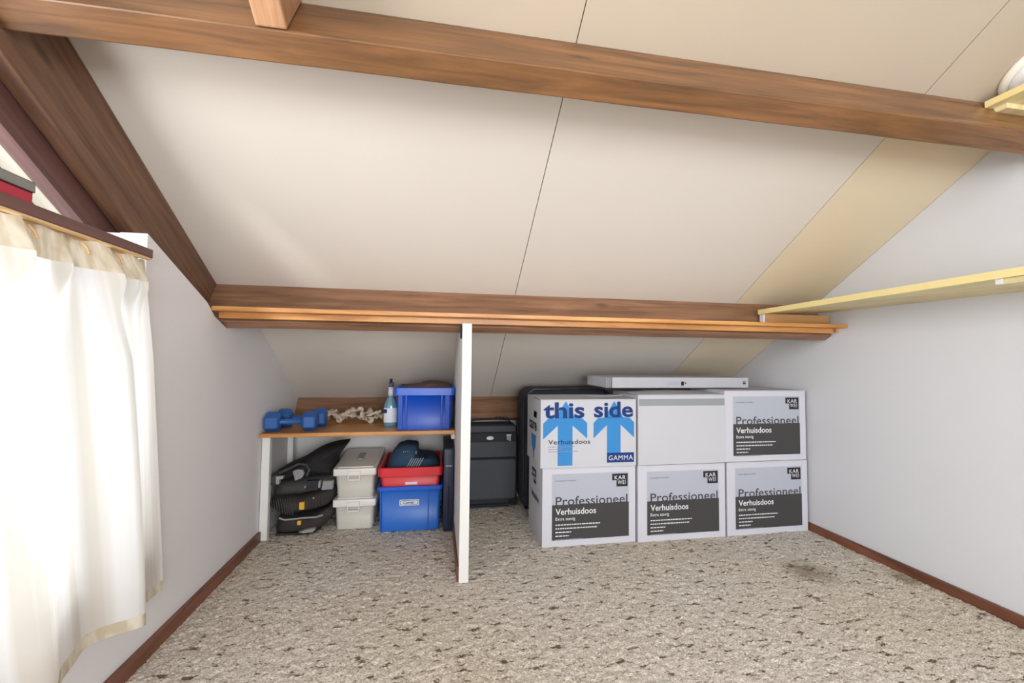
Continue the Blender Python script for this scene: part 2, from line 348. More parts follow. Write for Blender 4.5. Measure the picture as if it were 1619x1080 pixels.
# ---------------------------------------------------------------- floor (carpet with real pile relief)
def floor_mesh():
    mb = MB()
    xs = np.arange(XL-.02, XR+.02, .0058); ys = np.arange(.95, YB+.02, .0058); nx, ny = len(xs), len(ys)
    X, Y = np.meshgrid(xs, ys)
    rng = np.random.default_rng(3); J = rng.random((ny, nx)); K = rng.random((ny//3+2, nx//3+2))
    K = np.kron(K, np.ones((3, 3)))[:ny, :nx]
    Z = (J-.5)*.0045 + (K-.5)*.0035
    X = X+(rng.random((ny, nx))-.5)*.003; Y = Y+(rng.random((ny, nx))-.5)*.003
    v = np.stack([X.ravel(), Y.ravel(), Z.ravel()], 1)
    i = np.arange((ny-1)*(nx-1)); r = i//(nx-1); c = i % (nx-1); a = r*nx+c
    q = np.stack([a, a+1, a+1+nx, a+nx], 1)
    me = bpy.data.meshes.new('floor'); me.vertices.add(len(v)+4); 
    v2 = np.vstack([v, [[XL-.02, -3.75, 0], [XR+.02, -3.75, 0], [XR+.02, .952, 0], [XL-.02, .952, 0]]])
    me.vertices.foreach_set('co', v2.ravel())
    q = np.vstack([q, [[len(v), len(v)+1, len(v)+2, len(v)+3]]])
    me.loops.add(q.size); me.loops.foreach_set('vertex_index', q.ravel().astype(np.int32))
    me.polygons.add(len(q)); me.polygons.foreach_set('loop_start', (np.arange(len(q))*4).astype(np.int32)); me.polygons.foreach_set('use_smooth', np.ones(len(q), dtype=bool))
    me.materials.append(m_carpet); me.update(calc_edges=True); me.validate()
    o = bpy.data.objects.new('floor', me); col.objects.link(o)
    tag(o, 'light grey-beige berber carpet with dark brown flecks covering the floor', 'floor', None, 'structure')
floor_mesh()
struct('trim_1', MB().box(XL-.02, XR+.02, -3.75, YB+.06, -.05, -.008), m_gap, 'hidden board under the flecked carpet', 'subfloor')

# ---------------------------------------------------------------- ceiling, front slope: boards with open joints
def ceiling():
    mb = MB()
    seams = [-.965, .361, 1.531, 2.02]; g = .0015
    sA = -.55; s1 = 1.30; s2 = 3.42
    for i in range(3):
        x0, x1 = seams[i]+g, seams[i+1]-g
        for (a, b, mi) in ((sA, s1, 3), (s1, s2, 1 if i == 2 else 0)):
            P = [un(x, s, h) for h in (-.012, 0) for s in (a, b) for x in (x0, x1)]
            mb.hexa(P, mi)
    P = [un(x, s, h) for h in (-.02, -.006) for s in (sA, s2) for x in (-.96, 2.02)]
    mb.hexa(P, 2)
    return struct('ceiling', mb, [m_ceil, m_ceil2, m_gap, m_ceil_shade], 'sloping attic ceiling of off-white boards with thin dark joints', 'ceiling')
ceiling()
# rear slope behind the camera, with an opening added for fill light
def ry(y): return ZR - T*(YRIDGE-y)
mb = MB()
def rearpiece(x0, x1, y0, y1):
    mb.hexa([(x, y, ry(y)+d) for d in (0, .03) for y in (y0, y1) for x in (x0, x1)])
WX0, WX1, WY0, WY1 = -.5, 1.7, -2.55, -1.35
rearpiece(XL-.2, XR+.02, WY1, YRIDGE+.02); rearpiece(XL-.2, XR+.02, -3.75, WY0); rearpiece(XL-.2, WX0, WY0, WY1); rearpiece(WX1, XR+.02, WY0, WY1)
struct('ceiling_rear', mb, m_ceil, 'rear slope of the attic ceiling around the added dormer window', 'ceiling')
zt = ry(WY1)
struct('trim_4', MB().box(WX0, WX1, WY0, WY1+.04, zt, zt+.03).prism([(WY0, ry(WY0)), (WY1, zt), (WY0, zt)], WX0-.03, WX0, 'x').prism([(WY0, ry(WY0)), (WY1, zt), (WY0, zt)], WX1, WX1+.03, 'x').box(WX0, WX1, WY0-.04, WY0, .02, .22), m_wall, 'cheeks and flat top of the dormer added behind the viewer for fill light', 'dormer')  # unseen dormer, added to house the fill light
fill_win = tag(bpy.data.objects.new('added_fill_window', None), 'dormer window added behind the viewer for fill light', 'window', None, 'structure'); col.objects.link(fill_win)  # unseen window, added so the fill light can enter
mb = MB()
for (x0, x1, z0, z1) in ((WX0, WX0+.05, .22, zt), (WX1-.05, WX1, .22, zt), (WX0, WX1, .22, .27), (WX0, WX1, zt-.05, zt), (.575, .625, .22, zt)):
    mb.box(x0, x1, WY0-.04, WY0+.01, z0, z1)
obj('window_frame', mb, m_pine, fill_win)
obj('pane', MB().box(WX0+.05, WX1-.05, WY0-.02, WY0-.015, .27, zt-.05), m_glass, fill_win)
struct('wall_rear', MB().box(XL-.2, XR+.02, -3.8, -3.72, 0, .85), m_wall, 'low rear knee wall behind the viewer', 'wall')

# ---------------------------------------------------------------- walls
mb = MB()
gable = [(-3.75, 0), (YB+.08, 0), (YB+.08, cz(YB+.08)-.003), (YRIDGE, ZR), (-3.75, ry(-3.75))]
mb.prism(gable, XR, XR+.1, 'x')
struct('wall_right', mb, m_wallr, 'white plastered gable wall on the right', 'wall')
struct('wall_back', MB().box(XL-.1, XR, YB, YB+.06, 0, .522), m_wall, 'low white knee wall under the eaves', 'wall')
# left gable wall: window opening below the sill board, triangle light above
WL0, WL1, WZ0, WZ1 = -1.25, 1.40, .36, 1.165
mb = MB()
poly = [(1.40, 0), (YB+.08, 0), (YB+.08, cz(YB+.08)), (2.04, cz(2.04)), (1.945, 1.045), (1.900, 1.012), (1.80, 1.052), (1.74, 1.100), (1.40, 1.257)]
mb.prism(poly, XL-.07, XL, 'x')
mb.prism([(1.40, 0), (1.90, 0), (1.90, 1.0), (1.40, 1.255)], XL-.18, XL-.0701, 'x')
mb.box(XL-.18, XL, WL0, 1.40, 0, WZ0)
mb.prism([(-3.75, 0), (WL0, 0), (WL0, ry(WL0)), (-3.75, ry(-3.75))], XL-.18, XL, 'x')
struct('wall_left', mb, m_wall, 'white plastered gable wall on the left around the window', 'wall')
struct('baseboard_left', MB().box(XL, XL+.014, -3.7, 2.285, -.004, .048), m_skirt, 'dark brown skirting board along the left wall', 'skirting', bevel=.002)
struct('baseboard_right', MB().box(XR-.014, XR, -3.7, YB, -.004, .04), m_skirt, 'red-brown skirting board along the right wall', 'skirting', bevel=.002)

# window_1: brown frame, panes
win1 = tag(bpy.data.objects.new('window_1', None), 'gable window behind the sheer curtain with brown wooden frame', 'window', None, 'structure'); col.objects.link(win1)
mb = MB()
fx0, fx1 = XL-.17, XL-.115
mb.box(fx0, fx1, WL0, WL1, WZ0, WZ0+.06); mb.box(fx0, fx1, WL0, WL1, WZ1-.06, WZ1); mb.box(fx0, fx1, WL1-.05, WL1, WZ0, WZ1)
mb.box(fx0, fx1, WL0, WL0+.05, WZ0, WZ1); mb.box(fx0, fx1, .40, .46, WZ0, WZ1)
obj('window_frame', mb, m_frame, win1)
# sloping head rail of the triangular light under the rafter
mb = MB(); mb.hexa([un(x, s, h) for h in (.10, .285) for s in (-.3, 1.93) for x in (-1.0, -.962)])
obj('head_rail', mb, m_rail_wood, win1)
obj('pane', MB().box(fx0+.02, fx0+.026, WL0, WL1, WZ0+.05, WZ1-.05), m_glass, win1)
mb = MB(); yb = 1.42
mb.prism([(WL0, 1.20), (yb, 1.20), (yb, cz(yb)-.30), (WL0, cz(WL0)-.32)], -.985, -.979, 'x')
obj('upper_pane', mb, m_glass, win1)
# outside: eaves soffit boards and green barge edge
mb = MB()
for k in range(3):
    x1 = -1.002-.104*k; mb.hexa([un(x, s, h) for h in (0, .02) for s in (-.6, 2.6) for x in (x1-.101, x1)])
struct('trim_2', mb, m_soffit, 'whitewashed boards of the roof overhang outside the window', 'soffit')
struct('trim_3', MB().hexa([un(x, s, h) for h in (-.05, .035) for s in (-.6, 2.6) for x in (-1.335, -1.316)]), m_green, 'dark green verge board at the edge of the roof overhang', 'trim')

# ---------------------------------------------------------------- timbers
def slopebeam(name, x0, x1, s0, s1, h0, h1, m, label, cat, bev=.004):
    mb = MB(); N = 24 if (x1-x0) > .6 else 1
    if N > 1:
        rings = []
        for i in range(N+1):
            x = x0+(x1-x0)*i/N; wv = .0012*math.sin(i*1.7)
            rings.append([un(x, s0, h0), un(x, s1, h0), un(x, s1, h1+wv), un(x, s0, h1+wv)])
        mb.loft(rings, 0, False)
    else:
        mb.hexa([un(x, s, h) for h in (h0, h1) for s in (s0, s1) for x in (x0, x1)])
    o = obj(name, mb, m, bevel=bev); tag(o, label, cat, None, 'structure'); return o
slopebeam('purlin_upper', -1.0, XR, 1.278, 1.348, 0, .172, m_beamo, 'long brown roof beam crossing the upper part of the ceiling', 'beam')
slopebeam('purlin_lower', -.915, XR, 2.327, 2.375, 0, .195, m_beam, 'brown roof beam above the storage nook, with a pine ledge on it', 'beam')
slopebeam('purlin_eaves', XL, XR, 3.362, 3.43, 0, .155, m_beam, 'brown roof beam low down at the eaves behind the stored things', 'beam')
slopebeam('rafter_gable', -.960, -.915, -.4, 2.36, 0, .213, m_rafter, 'wide brown rafter running down the slope beside the left gable', 'rafter')
slopebeam('rafter_upper', -.403, -.338, -.5, 1.276, 0, .173, m_strut, 'short pale brown rafter meeting the upper beam at the top', 'rafter')

# ---------------------------------------------------------------- pine ledge on the lower beam
ld = thing('pine_ledge', 'long thin varnished pine ledge fixed along the lower roof beam', 'ledge', (0, 1.77, 1.073))
obj('ledge_board', MB().box(XL, XR, 0, .118, 0, .017), m_pine, ld, bevel=.002)
obj('batten', MB().box(XL+.002, XR-.03, .052, .086, -.024, 0), m_pine, ld, bevel=.002)
bt = obj('end_block', MB().box(XR-.018, XR, .05, .08, -.02, 0), m_pineblock, ld)

# white divider panel
dvp = thing('divider_panel', 'tall white board partition standing between the shelf nook and the boxes', 'partition', (0, 0, 0))
mb = MB(); x0, x1 = .104, .142
P = [(1.75, 0), (1.75, 1.046), (1.822, 1.046), (1.852, 1.034), (1.893, 1.010), (1.905, 1.010), (2.02, 1.165), (2.05, cz(2.05)-.003), (2.755, cz(2.755)-.003), (2.70, .53), (2.77, .48), (2.785, 0)]
mb.prism(P, x0, x1, 'x')
obj('board', mb, m_white, dvp, bevel=.0015)
obj('skirting_strip', MB().box(x0-.008, x0, 1.765, 2.255, 0, .06), m_skirt, dvp)
obj('hinge_plate', MB().box(x0-.007, x0, 1.768, 1.80, .985, 1.04), m_ink, dvp)

# low shelf in the nook
sh = thing('low_wall_shelf', 'pine shelf board on white uprights in the nook left of the partition', 'shelf', (0, 0, 0))
obj('shelf_board', MB().box(XL+.004, x0-.002, 2.25, 2.69, .507, .527), m_pine, sh, bevel=.002)
for (yy, ww) in ((2.29, .036), (2.66, .03)):
    obj('upright', MB().box(XL+.003, XL+.003+ww, yy, yy+.03, .002, .507), m_white, sh, bevel=.001)
obj('cleat', MB().box(x0-.02, x0-.002, 2.27, 2.66, .48, .507), m_white, sh)

# right wall shelf
rs = thing('long_wall_shelf', 'long pale yellow shelf board along the right wall at beam height', 'shelf', (0, 0, 0))
P = [(1.597, .55, 1.153), (XR, .55, 1.150), (1.597, 1.885, 1.140), (XR, 1.885, 1.160)]
P8 = P+[(p[0], p[1], p[2]+.021) for p in P]
obj('shelf_board', MB().hexa(P8), m_shelfy, rs, bevel=.001)
Q = [(1.592, .55, 1.152), (1.597, .55, 1.152), (1.592, 1.885, 1.139), (1.597, 1.885, 1.139)]
obj('front_edging', MB().hexa(Q+[(p[0], p[1], p[2]+.0235) for p in Q]), m_shelfedge, rs)
obj('support_block', MB().box(1.612, 1.990, 1.864, 1.886, 1.091, 1.142), m_pineblock, rs, bevel=.001)
obj('block_end', MB().box(1.603, 1.6115, 1.862, 1.886, 1.091, 1.139), m_label, rs)
obj('under_batten', MB().box(1.605, XR-.01, .55, .952, 1.132, 1.149), m_shelfy, rs)
obj('end_piece', MB().box(1.602, 1.62, .952, .966, 1.133, 1.149), m_label, rs)

# high shelf at the upper right
hs = thing('high_wall_shelf', 'pale yellow shelf board at the upper right above the main beam', 'shelf', (0, 0, 0))
obj('shelf_board', MB().box(1.740, XR, .3, 1.055, 1.730, 1.748), m_shelfy, hs)
obj('front_edging', MB().box(1.733, 1.740, .3, 1.055, 1.729, 1.750), m_shelfedge, hs)
obj('end_batten', MB().box(1.765, XR, 1.02, 1.052, 1.714, 1.730), m_shelfy, hs)

# ceiling lamp
lp = thing('ceiling_lamp', 'round white flush ceiling lamp at the upper right corner', 'lamp', un(1.832, 1.165, 0))
lp.rotation_euler = nv.to_track_quat('Z', 'Y').to_euler()
obj('lamp_base', MB().lathe([(0.001, 0), (.094, 0), (.096, .006), (.094, .016), (.084, .018), (.001, .018)], (0, 0, 0), 40), m_lampw, lp)
obj('diffuser', MB().lathe([(.001, .017), (.080, .017), (.078, .026), (.066, .038), (.040, .046), (.001, .048)], (0, 0, 0), 40), m_opal, lp)

# ---------------------------------------------------------------- curtain, sill board, books
sb = thing('sill_board', 'mauve-brown board shelf along the top of the left curtain', 'shelf', (0, 0, 0))
obj('board', MB().box(-1.0, -.795, -1.2, 1.352, 1.174, 1.199), m_frame, sb, bevel=.002)
obj('curtain_rail', MB().box(-.812, -.7955, -1.2, 1.348, 1.1685, 1.174).box(-.836, -.822, -1.2, 1.335, 1.150, 1.174), m_rail, sb, bevel=.002)

cu = thing('sheer_curtain', 'sheer white pleated curtain with beige heading, hanging at the left window', 'curtain', (0, 0, 0))
def curtain():
    nu, nvv = 700, 60
    pinch = [-1.1, -.88, -.66, -.45, -.22, .02, .25, .47, .66, .83, .955, 1.08, 1.19, 1.265, 1.305]
    vs = []; uv = []
    rnd = random.Random(5); ph = [rnd.uniform(0, 6.28) for _ in range(12)]
    for j in range(nvv+1):
        t = j/nvv; z = 1.165 - t*(1.165-.192)
        for i in range(nu+1):
            s = i/nu
            y = -1.2 + s*2.545 + t*(.135*s)
            k = min(1, t*3.5)
            # fine gathers at the top open out into deep soft folds below
            a = .008*math.sin(s*131+ph[0]+1.2*math.sin(s*15))*(1-.55*k)
            b = (.034*math.sin(s*62+ph[1]+1.5*math.sin(s*10+ph[2])+.5*t)+.012*math.sin(s*118+ph[3]-.8*t))*(.2+.8*k)
            c = .012*t*math.sin(s*23+2*t+ph[4])
            pin = 0
            for pc_ in pinch:
                q = abs(y-(.07*t*s)-pc_)
                pin += math.exp(-(q/.018)**2)*math.exp(-((t-.075)/.05)**2)
            x = -.801 + (a+b+c)*(1-.8*max(0, (s-.97)/.03)) + .026*pin - .008*(1-k) + .010*k
            x = max(x, -.834+.004*math.sin(s*84))
            zz = z + (.006*math.sin(s*30)+.005*math.sin(s*70+1))*t
            if t < .02: zz += .003*math.sin(s*260)
            vs.append((x, y, zz)); uv.append((s, t))
    fs = [(j*(nu+1)+i, j*(nu+1)+i+1, (j+1)*(nu+1)+i+1, (j+1)*(nu+1)+i) for j in range(nvv) for i in range(nu)]
    return vs, fs, uv, nu, nvv
x_ok = True
vs, fs, uv, nu, nvv = curtain()
cut = 4*nu; cut2 = (nvv-2)*nu
mb = MB(); mb.add(vs, fs[cut:cut2], 0, True); mb.uv = uv; obj('cloth', mb, m_curtain, cu)
mb = MB(); mb.add(vs, fs[:cut], 0, True); mb.uv = uv; o = obj('heading_tape', mb, m_header, cu)
mb = MB(); mb.add(vs, fs[cut2:], 0, True); mb.uv = uv; obj('hem', mb, m_header, cu)
for k, yy in enumerate((.33, .52, .70, .86, 1.0, 1.13, 1.24, 1.30)):
    obj('curtain_hook', MB().tube([(-.812, yy, 1.160), (-.806, yy+.006, 1.150), (-.802, yy+.01, 1.135)], .003, n=6), m_rail, cu)

def book(name, label, loc, L, W, H, m, rot=0):
    b = thing(name, label, 'book', loc, rot)
    obj('cover', MB().box(-W, 0, -L, 0, 0, .003).box(-W, 0, -L, 0, H-.003, H).box(-.003, 0, -L, 0, 0, H), m, b, bevel=.001)
    obj('pages', MB().box(-W+.004, -.004, -L+.003, -.003, .003, H-.003), m_paper, b)
book('red_book', 'red book lying flat on the sill board under the grey one', (-.803, .995, 1.1995), .3, .16, .024, m_redbook)
book('grey_book', 'grey book lying flat on top of the red one', (-.801, .998, 1.2237), .29, .15, .021, m_greybook, .01)

# ---------------------------------------------------------------- cardboard boxes
def carton(name, label, loc, w, d, h, body, rotz=0, lift=.0004, group=None, hole=False, seed=1, tape=False):
    t = thing(name, label, 'box', loc, rotz, group)
    mb = MB(); e = .004
    mb.box(0, w, 0, e, 0, h); mb.box(0, w, d-e, d, 0, h); mb.box(e, w-e, e, d-e, 0, e)
    for x0_, x1_ in ((0, e), (w-e, w)):
        if hole:
            c = d*.42; a = .042; z0 = h*.70; z1 = h*.80
            mb.box(x0_, x1_, e, d-e, 0, z0); mb.box(x0_, x1_, e, d-e, z1, h); mb.box(x0_, x1_, e, c-a, z0, z1); mb.box(x0_, x1_, c+a, d-e, z0, z1)
        else: mb.box(x0_, x1_, e, d-e, 0, h)
    obj('carton_body', mb, body, t, bevel=.0012)
    # two long top flaps, meeting in the middle, each slightly bowed
    for k, (ya, yb_) in enumerate(((0, d/2-.001), (d/2+.001, d))):
        r = random.Random(seed*7+k); l0 = r.uniform(.2, 1)*lift; l1 = r.uniform(.2, 1)*lift
        mb = MB(); n = 6
        rings = []
        for i in range(n+1):
            x = w*i/n; l = l0*(1-i/n)+l1*i/n + .3*lift*math.sin(i*1.1+seed)
            ze = h+.0005; zi = h+.001+max(l, 0)
            za, zb = (ze, zi) if k == 0 else (zi, ze)
            rings.append([(x, ya, za), (x, yb_, zb), (x, yb_, zb+.004), (x, ya, za+.004)])
        mb.loft(rings, 0, False); obj('top_flap', mb, body, t)
    return t
def karwei_print(t, w, h, d, side=False):
    mb = MB(); y = -.0006
    x0, x1, z0, z1, zm = w*.10, w*.925, h*.085, h*.93, h*.535
    mb.flat([(x0, zm), (x1, zm), (x1, z1), (x0, z1)], y, 0)
    mb.flat([(x0, z0), (x1, z0), (x1, zm), (x0, zm)], y-.0003, 1)
    put_text(mb, 'Professioneel', x0+.018, zm-.004, (x1-x0)*.935, y-.0006, 1, height=.044, bold=.008, space=1.02)
    put_text(mb, 'Verhuisdoos', x0+.018, zm-.047, (x1-x0)*.52, y-.0006, 2, height=.030, bold=.014)
    put_text(mb, 'Extra stevig', x0+.018, zm-.074, (x1-x0)*.25, y-.0006, 2, height=.015, bold=.008, space=1.05)
    for k, wd in enumerate((.58, .53, .20, .17, .35)):
        dashes(mb, x0+.018, zm-.098-.0175*k, (x1-x0)*wd, y-.0006, 2 if k < 4 else 3, .0052, k+3)
    dashes(mb, x0+.016, h*.835, .105, y-.0006, 3, .0055, 31)
    obj('printed_label', mb, [m_lblgrey, m_lbldark, m_inkw, m_inkgrey], t)
    lg = MB(); lx = x1-.088; lz = h*.91
    lg.flat([(lx, lz), (lx, lz-.032), (lx+.023, lz-.032), (lx+.023, lz-.063), (lx+.082, lz-.063), (lx+.082, lz)], y-.0005, 0)
    put_text(lg, 'KAR', lx+.013, lz-.029, .058, y-.0009, 1, height=.021, bold=0, space=1.1)
    put_text(lg, 'WEI', lx+.029, lz-.052, .042, y-.0009, 1, height=.020, bold=0, space=1.15)
    obj('logo', lg, [m_ink, m_inkw], t)
    if side:
        sd = MB()
        sd.flat([(.045, h*.78), (.045, h*.9), (.14, h*.9), (.14, h*.70), (.085, h*.70), (.085, h*.78)], 0, 0)
        put_text(sd, 'KAR', .055, h*.815, .07, -.0004, 1, height=.02, bold=.02); put_text(sd, 'WEI', .092, h*.745, .042, -.0004, 1, height=.02, bold=.02)
        put_text(sd, 'Verhuisdoos', .03, h*.50, .17, 0, 0, height=.032, bold=.03)
        # turn onto the left side (local x along -y)
        sd.xf(lambda v: Vector((-.0006+v.y, d-v.x-.03, v.z)))
        obj('side_print', sd, [m_ink, m_inkw], t)
K = 'white moving boxes with charcoal print'
b1 = carton('moving_box', 'white moving box with charcoal print on the floor, leftmost of the bottom row', (.513, 2.012, 0), .479, .30, .372, m_carton, .0, seed=1)
karwei_print(b1, .479, .372, .30, side=True)
b2 = carton('moving_box', 'white moving box with charcoal print on the floor, middle of the bottom row', (1.000, 2.000, 0), .482, .30, .371, m_carton, -.002, seed=2)
karwei_print(b2, .482, .371, .30)
b3 = carton('moving_box', 'white moving box with charcoal print on the floor beside the right wall', (1.494, 2.000, 0), .484, .30, .371, m_carton, .004, seed=3)
karwei_print(b3, .484, .371, .30)
b4 = carton('moving_box', 'white moving box with charcoal print stacked in the top row beside the right wall', (1.486, 2.002, .3778), .488, .30, .366, m_carton, .0, seed=4)
karwei_print(b4, .488, .366, .30)
for b in (b1, b2, b3, b4): b['group'] = K
b5 = carton('plain_box', 'plain white moving box with grey tape band, middle of the top row', (1.001, 1.998, .3778), .484, .31, .347, m_cartonw, 0, seed=5, lift=.012)
obj('tape_band', MB().box(.004, .482, -.0009, -.0002, .295, .33), m_tape, b5)
b6 = carton('arrow_box', 'white moving box with blue arrows and this side lettering, top row', (.500, 2.004, .3778), .492, .30, .325, m_cartonw, 0, hole=True, seed=6, lift=.01)
for q in (b1, b2, b3, b4, b5, b6): q['category'] = 'box'
mb = MB(); y = -.0006; W6, H6 = .492, .325
def px6(px_, py_):    # from the drawing's own grid to metres on the front panel
    return ((px_-255)/(1470-255)*W6, (1055-py_)/(1055-150)*H6)
def P6(pts): return [px6(*p) for p in pts]
for dx in (0, 640*1.0):
    dd = dx*.985
    k = 1 if dx == 0 else .96
    def q(px_, py_): return (285+dd+(px_-285)*k, py_)
    bot = 1028 if dx == 0 else 985
    # arrow: shaft, two drooping wings, pointed tip
    mb.flat(P6([q(465, bot), q(650, bot), q(650, 480), q(465, 480)]), y, 0)
    mb.flat(P6([q(285, 670), q(465, 490), q(465, 385), q(345, 395), q(285, 460)]), y, 0)
    mb.flat(P6([q(835, 670), q(835, 460), q(775, 395), q(650, 385), q(650, 490)]), y, 0)
    mb.flat(P6([q(465, 480), q(650, 480), q(650, 385), q(465, 385)]), y, 0)
    mb.flat(P6([q(430, 390), q(690, 390), q(565, 160)]), y, 0)
def tx(s, px0, px1, base, cap, mi, **k):
    a = px6(px0, base); b_ = px6(px1, base); put_text(mb, s, a[0], a[1], b_[0]-a[0], y-.0005, mi, height=cap/(1055-150)*H6, **k)
tx('this', 288, 800, 382, 210, 1, bold=.028); tx('side', 922, 1430, 378, 210, 1, bold=.028)
tx('Verhuisdoos', 348, 872, 738, 62, 2, bold=.012, space=1.08)
for k_, w_ in enumerate((.135, .07, .15)):
    a = px6(350, 778+32*k_); dashes(mb, a[0], a[1], w_, y-.0005, 3, .0035, 40+k_)
obj('printed_front', mb, [m_blueprint, m_navy, m_ink, m_inkgrey], b6)
mb = MB(); mb.flat(P6([(1088, 1005), (1440, 1005), (1440, 872), (1088, 872)]), y-.0006, 0)
a = px6(1110, 972); b_ = px6(1425, 972); put_text(mb, 'GAMMA', a[0], a[1], b_[0]-a[0], y-.001, 1, height=.024, bold=.0, space=1.12)
obj('logo', mb, [m_navy, m_inkw], b6)
mb = MB()
put_text(mb, 'care', .05, .165, .17, 0, 0, height=.06, bold=.03)
mb.flat([(.10, .14), (.21, .14), (.195, .08), (.165, .05), (.165, .02), (.145, .02), (.145, .05), (.115, .08)], .0002, 1)
mb.xf(lambda v: Vector((-.0006+v.y, .30-v.x, v.z))); obj('side_print', mb, [m_ink, m_blueprint], b6)

# flat white box lying across the top
fb = thing('flat_box', 'long flat white cardboard box lying on top of the stacked boxes', 'box', (.885, 2.12, .7555), -.006)
mb = MB()
fw, fd, fh = .835, .30, .056
mb.box(.03, fw, 0, fd, 0, fh)
obj('carton_body', mb, m_cartongrey, fb, bevel=.002)
for k in range(3):
    obj('end_flap', MB().box(.0+.010*k, .003+.010*k, .004*k, fd-.004, .001, fh-.002), m_cartonw, fb)
mb = MB(); mb.flat([(.345, .012), (.42, .012), (.42, .034), (.345, .034)], -.0008, 1); mb.flat([(.425, .012), (.442, .012), (.442, .034), (.425, .034)], -.0008, 0)
mb.flat([(.447, .022), (.455, .022), (.455, .03), (.447, .03)], -.0008, 0)
obj('printed_mark', mb, [m_ink, m_lblgrey], fb); mb = MB()
mb.flat([(.800, .030), (.818, .030), (.818, .035), (.800, .035)], -.0008, 0); mb.flat([(.800, .020), (.818, .020), (.818, .027), (.800, .027)], -.0008, 0)
obj('printed_mark', mb, [m_ink, m_lblgrey], fb)

# ---------------------------------------------------------------- suitcases
ss = thing('upright_suitcase', 'graphite soft suitcase standing against the partition, with white badge', 'suitcase', (.152, 2.575, .0))
W, D, H = .350, .165, .50
obj('shell', MB().rbox(0, W, .018, D, .018, H, .03), m_suitd, ss)
obj('front_pocket', MB().rbox(.006, W-.012, 0, .03, .055, .295, .02), m_suit, ss)
obj('upper_panel', MB().rbox(.006, W-.012, .004, .03, .305, .40, .012), m_suit, ss)
obj('top_panel', MB().rbox(.006, W-.012, .006, .03, .455, .495, .015), m_suit, ss)
obj('zip_track', MB().box(.01, W-.02, .002, .01, .298, .302).box(.01, W-.05, .010, .02, .447, .451), m_ink, ss)
zp = MB()
for k in range(3): zp.box(W-.070+.009*k, W-.066+.009*k, -.001, .006, .41-.004*k, .44)
zp.box(W-.073, W-.043, 0, .006, .436, .442)
obj('zip_puller', zp, m_chrome, ss)
mb = MB(); n = 14
mb.flat([(.175+.022*math.cos(math.pi*k/n), .418+.014*math.sin(math.pi*k/n)) for k in range(n+1)], .0165, 0); mb.xf(lambda v: v)
bd = MB().loft([[(.178+.022*math.cos(2*math.pi*k/n), yy, .420+.011*math.sin(2*math.pi*k/n)) for k in range(n)] for yy in (.010, .020)], 0, False)
obj('badge', bd, m_inkw, ss)
obj('carry_handle', MB().tube([(.03, .08, .497), (.06, .08, .515), (.13, .08, .527), (.24, .08, .53), (.30, .08, .522), (.315, .08, .50)], .008, n=8, flat=.6), m_suitd, ss)
for k in range(4): obj('strap_eyelet', MB().lathe([(.001, 0), (.006, 0), (.006, .004), (.001, .004)], (.225+.022*k, .078, .535), 10), m_ink, ss)
obj('corner_guard', MB().rbox(W-.05, W+.002, .012, .06, .012, .055, .014), m_sheen, ss)
for xx in (.04, W-.04):
    wv = MB(); wv.loft([[(xx+dx_, .13+.018*math.cos(2*math.pi*k/16), .021+.018*math.sin(2*math.pi*k/16)) for k in range(16)] for dx_ in (-.01, .01)], 0, True)
    obj('wheel', wv, m_ink, ss)
obj('base_foot', MB().box(.05, W-.05, .02, .05, .003, .02), m_ink, ss)

bs = thing('large_suitcase', 'large midnight-coloured suitcase standing behind the stacked white boxes', 'suitcase', (.503, 2.46, 0))
W, D, H = .56, .175, .735
obj('shell', MB().rbox(0, W, .0, D, .022, H, .075, n=6), m_bigsuit, bs)
obj('piping', MB().tube([(.012, .006, .1), (.012, .006, .66), (.03, .006, .70), (.07, .006, .725), (.49, .006, .725), (.53, .006, .70), (.548, .006, .66), (.548, .006, .1)], .006, n=8), m_sheen, bs)
obj('side_handle', MB().tube([(-.001, .05, .43), (-.012, .07, .45), (-.012, .10, .52), (-.001, .12, .54)], .006, n=8), m_ink, bs)
for xx in (.05, W-.06):
    wv = MB().loft([[(xx+dx_, .09+.02*math.cos(2*math.pi*k/16), .021+.02*math.sin(2*math.pi*k/16)) for k in range(16)] for dx_ in (-.012, .012)], 0, True)
    obj('wheel', wv, m_ink, bs)

